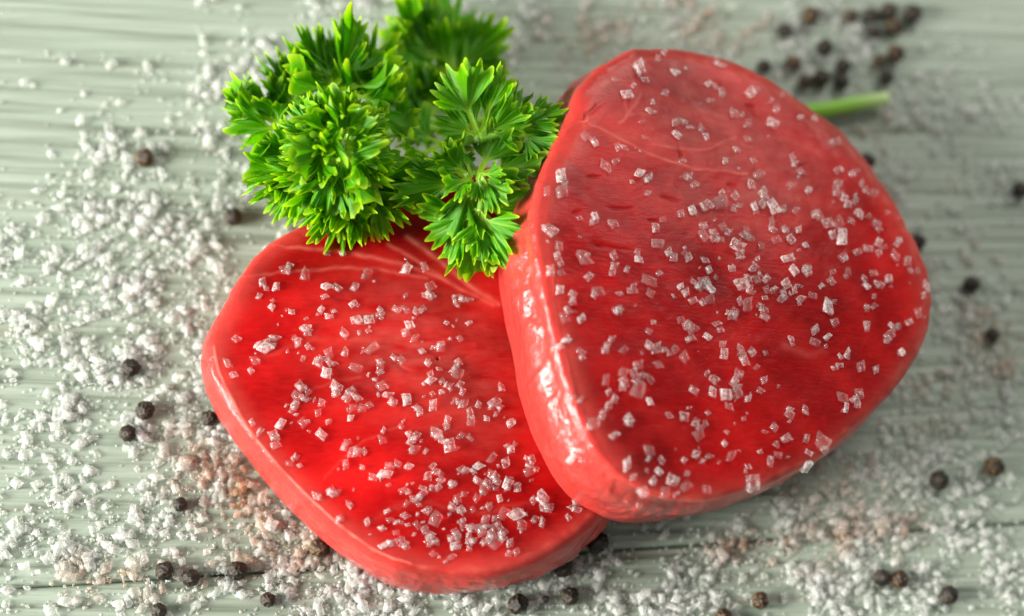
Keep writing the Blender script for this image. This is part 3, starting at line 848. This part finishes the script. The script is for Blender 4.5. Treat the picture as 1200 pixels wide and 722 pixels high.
# px, py, diameter in px, brown?, label
PEP = [
 (170, 185, 22, 1, 'lone brown peppercorn on bare boards at upper left, far left of the parsley'),
 (273, 254, 22, 0, 'dark peppercorn half tucked under the lower left parsley leaves'),
 (153, 431, 22, 0, 'peppercorn left of the flat steak, highest of three in a loose triangle'),
 (170, 481, 22, 0, 'peppercorn left of the flat steak, right-hand one of three in a loose triangle'),
 (150, 508, 20, 0, 'peppercorn left of the flat steak, lowest of three in a loose triangle'),
 (245, 490, 19, 0, 'black peppercorn almost touching the left side of the flat steak'),
 (211, 591, 17, 0, 'single small peppercorn at lower left, above a row of three in the salt'),
 (193, 669, 22, 0, 'peppercorn at lower left, leftmost of the row of three in tan salt'),
 (223, 677, 21, 0, 'peppercorn at lower left, middle one of the row of three in tan salt'),
 (278, 669, 23, 0, 'peppercorn at lower left, rightmost and largest of the row of three'),
 (314, 703, 18, 0, 'small peppercorn near the bottom edge, below right of a row of three'),
 (186, 716, 18, 0, 'leftmost peppercorn at the very bottom edge, below a row of three'),
 (374, 642, 23, 1, 'yellowish brown peppercorn in the salt below the lower left side of the flat steak'),
 (700, 636, 27, 0, 'large black peppercorn in shadow where the two steaks meet at the bottom'),
 (660, 666, 23, 0, 'black peppercorn with a salt sliver on it under the right end of the flat steak'),
 (607, 708, 25, 0, 'black peppercorn at the bottom edge, below the flat steak, left of its neighbours'),
 (668, 699, 21, 0, 'round wrinkled peppercorn below the one touching the right end of the flat steak'),
 (639, 702, 11, 0, 'small broken piece of peppercorn between two whole ones at the bottom'),
 (891, 704, 21, 1, 'single brown peppercorn in white salt at the bottom, right of centre'),
 (848, 723, 20, 1, 'peppercorn cut off by the bottom edge, right of centre'),
 (1033, 677, 21, 0, 'left peppercorn of the touching pair at lower right'),
 (1054, 679, 22, 1, 'right peppercorn of the touching pair at lower right'),
 (1112, 697, 22, 0, 'wrinkled dark peppercorn at lower right corner, right of a touching pair'),
 (1101, 563, 24, 0, 'shiny black peppercorn on bare board at right, below the larger steak'),
 (1165, 547, 25, 1, 'brown and black peppercorn near the right edge, in line with a shiny black one'),
 (1163, 393, 18, 0, 'small black peppercorn right of the larger steak, lower of two'),
 (1139, 333, 21, 0, 'black peppercorn right of the larger steak, upper of two'),
 (1196, 222, 21, 0, 'black peppercorn cut by the right edge of the picture'),
 (1075, 283, 22, 0, 'black peppercorn half hidden behind the right corner of the larger steak'),
 (1016, 189, 22, 0, 'black peppercorn peeking from behind the upper right side of the larger steak'),
 (950, 18, 23, 1, 'yellow brown peppercorn at the top, highest in the left half of the scattered cluster'),
 (919, 36, 20, 0, 'peppercorn in the top cluster, below left of the yellow brown one'),
 (895, 78, 19, 0, 'leftmost peppercorn of the top cluster, next to the larger steak'),
 (929, 74, 22, 1, 'brown peppercorn in the top cluster, second from the larger steak'),
 (966, 56, 23, 0, 'black peppercorn in the top cluster, above a row of three'),
 (943, 96, 19, 1, 'brownish peppercorn in the top cluster, left end of the row of three above the stem'),
 (963, 91, 23, 0, 'black peppercorn in the top cluster, middle of the row of three above the stem'),
 (988, 77, 20, 0, 'upper black peppercorn of the touching upright pair above the parsley stem'),
 (987, 96, 20, 0, 'lower black peppercorn of the touching upright pair above the parsley stem'),
 (997, 19, 20, 1, 'brown peppercorn at the top, left end of the tight upper right bunch'),
 (1021, 18, 20, 0, 'black peppercorn at the top, second from left in the tight upper right bunch'),
 (1042, 13, 23, 0, 'large black peppercorn at the top, highest of the tight upper right bunch'),
 (1049, 31, 23, 1, 'brown peppercorn just below the highest one of the tight upper right bunch'),
 (1070, 16, 24, 0, 'black peppercorn at the top, right end of the tight upper right bunch'),
 (1024, 38, 20, 0, 'black peppercorn at the lower left of the tight upper right bunch'),
 (1031, 72, 19, 1, 'brown peppercorn, left one of three touching just above the stem end'),
 (1050, 62, 23, 1, 'red brown peppercorn, upper right one of three touching above the stem end'),
 (1039, 91, 21, 0, 'dark brown peppercorn, lowest of three touching, right above the stem end')]
rnd = random.Random(31)
for px, py, dia, br, lab in PEP:
    r = dia * 0.2 * 0.5 * 1.02
    p = at(px, py, r * 0.93)
    o = bpy.data.objects.new('peppercorn', (PB if br else PM)[rnd.randrange(4 if br else 6)])
    o.location = p
    o.rotation_euler = (rnd.uniform(0, 6.28), rnd.uniform(0, 6.28), rnd.uniform(0, 6.28))
    o.scale = (r * MM * rnd.uniform(.96, 1.06), r * MM, r * MM * rnd.uniform(.94, 1.04))
    if dia == 11: o.scale = (r * MM * 1.2, r * MM * .8, r * MM * .7)
    tag(o, lab, 'peppercorn', 'scattered peppercorns')
    col.objects.link(o)


# ------------------------------------------------------------------ curly parsley
def leaflet_mesh(seed, fam):
    """one curly leaflet: three to five small pleated fans on short stalks; every fan has lobes that end in teeth.
    fam 0 = frilled and toothed, fam 1 = looser, with finger-like blunt lobes"""
    rnd = random.Random(seed)
    VV, QQ, RR = [], [], []
    off = 0
    nf = 3 if fam == 0 else rnd.choice((3, 4))
    for f in range(nf):
        c = (f - (nf - 1) / 2) / ((nf - 1) / 2)
        dirang = math.radians(rnd.uniform(50, 66)) * c + rnd.uniform(-.12, .12)
        d0 = rnd.uniform(0.20, 0.36) * (1 - 0.35 * abs(c))
        rad = (rnd.uniform(0.60, 0.78) if abs(c) > .3 else rnd.uniform(0.68, 0.84))
        nl = 3 if fam == 0 else rnd.choice((3, 3, 4))
        half = math.radians(rnd.uniform(50, 66)) if fam == 0 else math.radians(rnd.uniform(50, 64))
        roll = rnd.uniform(-.45, .45); pitch = rnd.uniform(-.3, .35)
        ns, n_st, nt = (32, 4, 16)
        L = [rnd.uniform(.82, 1.08) * (1 - .15 * abs((l - (nl - 1) / 2) / nl * 2)) for l in range(nl)]
        CU = [(rnd.uniform(-.6, .6) if fam == 0 else rnd.uniform(-.9, .9)) for l in range(nl)]; FO = [(rnd.uniform(.15, .6) if fam == 0 else rnd.uniform(.4, .9)) * rnd.choice((1, 1, 1, -1)) for l in range(nl)]
        PH = [rnd.uniform(0, 6.28) for l in range(nl)]; TI = [rnd.uniform(-.5, .5) for l in range(nl)]
        DEEP = [rnd.uniform(.45, .68) if fam == 0 else rnd.uniform(.38, .6) for l in range(nl + 1)]
        hw = half / nl
        cols = nl * ns
        tt = np.linspace(0, 1, nt) ** 0.8
        G = np.zeros((cols, n_st + nt, 3)); RM = np.zeros((cols, n_st + nt))
        for k in range(cols):
            l = k // ns; u = -1 + 2 * (k % ns + .5) / ns
            sfull = -1 + 2 * (k + .5) / cols
            w0 = 0.032
            for j in range(n_st):
                a_ = j / n_st
                G[k, j] = (sfull * w0 * (1 + .5 * a_), -d0 * (1 - a_), 0.012 * abs(sfull)); RM[k, j] = 0.55 * (1 - .3 * a_)
            deep = DEEP[l] if u < 0 else DEEP[l + 1]
            if fam == 0:
                tri = math.sin(math.pi * 1.5 * u) ** 2; td = 0.19; tp = 1.0
                prof = (1 - abs(u) ** 4.5) ** .5
            else:
                tri = math.sin(math.pi * 1.5 * u) ** 2; td = 0.16; tp = 1.1
                prof = (1 - abs(u) ** 3.5) ** .5
            R = L[l] * (deep + (1 - deep) * prof) * (1 - td * tri ** tp * (1 if abs(u) < .85 else .3))
            r = R * tt
            g = np.clip(tt / .35, 0, 1); g = g * g * (3 - 2 * g)
            ang = (-half + hw * (2 * l + 1)) * (.5 + .5 * g) + u * hw * (.55 + .45 * g) * (1.0 if fam == 0 else .85)
            z = FO[l] * (abs(u) ** 1.3 - .35) * hw * r * 1.3 * g + TI[l] * u * hw * r * g
            z = z + (.07 if fam == 0 else .04) * tt ** 3 * math.sin((3 if fam == 0 else 2) * math.pi * u * .5 + PH[l])
            z = z + (.21 if fam == 0 else .20) * tt ** 2.2 * math.sin(l * 2.4 + PH[0] + u * 1.4)
            z = z + .22 * tt ** 5 * math.sin(round(u * 1.5) * 2.1 + PH[l] * 1.7)
            ph = CU[l] * np.clip((tt - .2) / .8, 0, 1) ** 1.5 * (.8 + .35 * math.cos(math.pi * u * 1.5 + PH[l])) + 1e-5
            rr = r * np.sin(ph) / ph; zz = z * np.cos(ph) + r * (1 - np.cos(ph)) / ph
            xx = rr * np.sin(ang) + sfull * w0 * 1.5 * (1 - g); yy = rr * np.cos(ang)
            G[k, n_st:, 0] = xx * rad; G[k, n_st:, 1] = yy * rad; G[k, n_st:, 2] = zz * rad + .012 * abs(sfull)
            RM[k, n_st:] = np.clip((tt - .84) / .16, 0, 1) ** 1.3 * (.25 + .6 * (1 - tri)) + .35 * math.exp(-(u / .12) ** 2) * (1 - tt) + .4 * np.clip(1 - tt / .3, 0, 1)
        # tilt the fan about its base, then turn it to its direction
        X = G.reshape(-1, 3).copy()
        fan = X[:, 1] > 0
        cr, sr = math.cos(roll), math.sin(roll)
        wgt = np.clip(X[:, 1] / .1, 0, 1)
        x2 = X[:, 0] * cr - X[:, 2] * sr; z2 = X[:, 0] * sr + X[:, 2] * cr
        X[:, 0] = X[:, 0] * (1 - wgt) + x2 * wgt; X[:, 2] = X[:, 2] * (1 - wgt) + z2 * wgt
        cp, sp = math.cos(pitch), math.sin(pitch)
        y3 = X[:, 1] * cp - X[:, 2] * sp; z3 = X[:, 1] * sp + X[:, 2] * cp
        X[:, 1] = np.where(fan, y3, X[:, 1]); X[:, 2] = np.where(fan, z3, X[:, 2])
        X[:, 1] += d0
        ca, sa = math.cos(dirang), math.sin(dirang)
        X = np.stack([X[:, 0] * ca + X[:, 1] * sa, -X[:, 0] * sa + X[:, 1] * ca, X[:, 2] + .01 * f], -1)
        i = np.arange(len(X)).reshape(cols, n_st + nt) + off
        QQ.append(np.stack([i[:-1, :-1], i[1:, :-1], i[1:, 1:], i[:-1, 1:]], -1).reshape(-1, 4))
        VV.append(X); RR.append(RM.ravel()); off += len(X)
    return mesh_np('leaflet', np.concatenate(VV), np.concatenate(QQ), [M_LEAF], True, {'rim': np.clip(np.concatenate(RR), 0, 1)})


LEAF_ME = [leaflet_mesh(300 + k, 0) for k in range(12)]
LEAF_B = [leaflet_mesh(500 + k, 1) for k in range(12)]


def tube(name, pts, rads, mat, parent, seg=12, rimv=None, square=0.0):
    P = smooth_line(np.array([tuple(p) for p in pts]), 8)
    n = len(P); R = np.interp(np.linspace(0, 1, n), np.linspace(0, 1, len(rads)), rads) * MM
    V = []; prev = None
    for k in range(n):
        d = Vector(P[min(k + 1, n - 1)] - P[max(k - 1, 0)]).normalized()
        a = d.cross(Vector((0, 0, 1)))
        a = a.normalized() if a.length > 1e-4 else Vector((1, 0, 0))
        b = a.cross(d)
        for s in range(seg):
            th = 2 * math.pi * s / seg
            rr = R[k] * (1 + 0.07 * math.cos(5 * th))
            V.append(Vector(P[k]) + (a * math.cos(th) + b * math.sin(th)) * rr)
    i = np.arange(n * seg).reshape(n, seg); j = np.roll(i, -1, 1)
    Q = np.stack([i[:-1], j[:-1], j[1:], i[1:]], -1).reshape(-1, 4).tolist()
    Q.append(list(range(seg))[::-1]); Q.append(list(range((n - 1) * seg, n * seg)))
    rv = np.repeat(np.interp(np.linspace(0, 1, n), np.linspace(0, 1, len(rimv)), rimv) if rimv is not None else np.full(n, 0.15), seg)
    me = mesh_np(name, np.array([v[:] for v in V]), Q, [mat], True, {'rim': rv})
    return link(name, me, parent)


sprig = empty('parsley_sprig', at(545, 170, 20))
tag(sprig, 'bright green curly parsley sprig draped over the steaks, its stem passing under the larger one', 'parsley')
NODE = at(528, 152, 14)
tube('stem', [at(1040, 115, 4.0), at(1000, 122, 3.6), at(950, 131, 3.2), at(860, 140, 2.6), at(740, 140, 2.6), at(640, 137, 4), at(590, 136, 8), NODE],
     [1.75, 1.9, 2.0, 1.9, 1.8, 1.6, 1.4, 1.2], M_STEM, sprig, 16, [0.9, 0.15, 0.02, 0.02, 0.02, 0.02, 0.02, 0.02])
lrnd = random.Random(77)
leaf_no = [0]


def leaf(base, nodes, items, rad=0.7, up=(0, 0, 1), fam=LEAF_ME):
    """a leaf: its petiole (mesh) carrying leaflets; items = (bx,by,bz, tx,ty,tz, width factor)"""
    pts = [base] + nodes
    st = tube('leaf', pts, [rad * 1.25, rad], M_STEM, sprig, 10, [0.05, 0.25])
    joint = pts[-1]
    for it in items:
        bx, by, bz, tx, ty, tz = it[:6]
        wf = it[6] if len(it) > 6 else 1.0
        B = at(bx, by, bz); T = at(tx, ty, tz)
        d = T - B; L = d.length; yv = d.normalized()
        toward = (EYE - B).normalized()
        n = Vector(up) * 0.5 + toward * 0.7 + Vector((lrnd.gauss(0, .35), lrnd.gauss(0, .35), 0))
        if len(it) > 7: n = n + Vector(it[7])
        xv = yv.cross(n).normalized(); zv = xv.cross(yv).normalized()
        me = fam[leaf_no[0] % len(fam)]; leaf_no[0] += 1
        o = bpy.data.objects.new('leaflet', me); col.objects.link(o)
        mw = Matrix(((xv.x, yv.x, zv.x, 0), (xv.y, yv.y, zv.y, 0), (xv.z, yv.z, zv.z, 0), (0, 0, 0, 1)))
        mw = Matrix.Translation(B) @ mw @ Matrix.Diagonal((L * wf * 1.12, L * 1.12, L * 1.12, 1))
        o.parent = st
        o.matrix_parent_inverse = Matrix.Translation(-sprig.location) if False else Matrix.Identity(4)
        o.matrix_basis = mw
        if (joint - B).length > 0.0015:
            mid = (joint + B) * 0.5 + Vector((0, 0, -0.0006))
            tube('stalk', [joint, mid, B + yv * 0.0015], [rad * 0.85, rad * 0.7], M_STEM, st, 8, [0.25, 0.4])
    return st


# right-hand, sharp leaves
J1 = at(562, 162, 40)
leaf(NODE, [at(540, 165, 30), J1], [(561, 158, 40, 536, 84, 45, .85), (564, 158, 40, 590, 86, 45, .85)], 0.95)
leaf(J1, [at(582, 157, 40), at(602, 150, 40)], [(602, 150, 40, 660, 130, 40, .9), (598, 153, 40, 656, 172, 37, .75)], 1.0)
J2 = at(562, 208, 38)
leaf(NODE, [at(545, 185, 30), J2], [(560, 206, 40, 634, 192, 42, 1.05), (562, 204, 41, 590, 238, 41, .8)], 0.8)
J3 = at(548, 212, 37)
leaf(NODE, [at(538, 185, 28), J3], [(552, 210, 38, 472, 236, 37, .95), (552, 208, 39, 508, 176, 42, .9)], 0.8)
leaf(J2, [at(566, 225, 37), at(562, 248, 36)], [(560, 246, 36, 550, 332, 30, .9), (563, 246, 36, 610, 300, 31, .9)], 0.75)
# deep, shaded leaves in the middle
J4 = at(505, 140, 17)
leaf(NODE, [at(516, 146, 15), J4], [(503, 138, 17, 444, 98, 15, .9), (506, 136, 17, 500, 82, 16, .9), (500, 142, 17, 440, 140, 18, .8)], 0.8)
J5 = at(520, 168, 20)
leaf(NODE, [J5], [(518, 170, 20, 468, 190, 27, .9), (524, 170, 20, 548, 196, 24, .9)], 0.8)
# back leaf at the top, lying low and out of focus
J6 = at(528, 92, 12)
leaf(NODE, [at(532, 125, 12), J6], [(527, 90, 12, 468, 14, 14, .8), (530, 88, 12, 528, -24, 14, .9), (532, 92, 12, 566, 24, 12, .9), (532, 98, 12, 556, 70, 10, .9)], 1.0)
# the thick left-hand bunch: outer leaves
B = LEAF_B
J7 = at(412, 168, 30)
leaf(NODE, [at(480, 152, 20), J7], [(330, 150, 27, 262, 96, 24, .75), (350, 120, 27, 318, 66, 22, .6), (355, 190, 30, 282, 196, 26, .9), (365, 200, 30, 294, 252, 26, .85)], 1.0, fam=B)
leaf(J7, [at(370, 158, 29), at(332, 150, 27)], [(332, 152, 27, 270, 148, 23, .7)], 0.8, fam=B)
J8 = at(405, 140, 32)
leaf(J7, [J8], [(390, 105, 30, 362, 44, 25, .75, (0, -.4, .3)), (404, 108, 30, 408, 36, 24, .8, (0, -.4, .3)), (408, 118, 30, 440, 60, 22, .8), (414, 140, 32, 456, 92, 25, .9)], 0.8, fam=B)
J9 = at(415, 192, 34)
leaf(J7, [J9], [(402, 205, 33, 356, 282, 28, .95), (410, 210, 34, 402, 296, 27, .9), (420, 206, 34, 446, 294, 27, .95), (428, 192, 34, 476, 240, 31, .85)], 0.8, fam=B)
# its inner, raised leaves
J10 = at(398, 168, 40)
leaf(J7, [J10], [(392, 162, 40, 345, 122, 46, 1.1, (-.5, .3, 0)), (402, 156, 40, 402, 96, 45, 1.1, (0, .5, 0)), (388, 172, 40, 332, 196, 43, 1.1, (-.5, -.3, 0)),
                 (398, 182, 40, 376, 250, 39, 1.0, (-.2, -.4, 0)), (408, 176, 40, 446, 218, 41, 1.0, (.3, -.4, 0)), (396, 166, 41, 366, 148, 52, 1.2, (-.6, .4, 0)), (402, 172, 41, 424, 196, 51, 1.2, (.4, -.5, 0))], 0.8, fam=B)
print('leaflets', leaf_no[0])
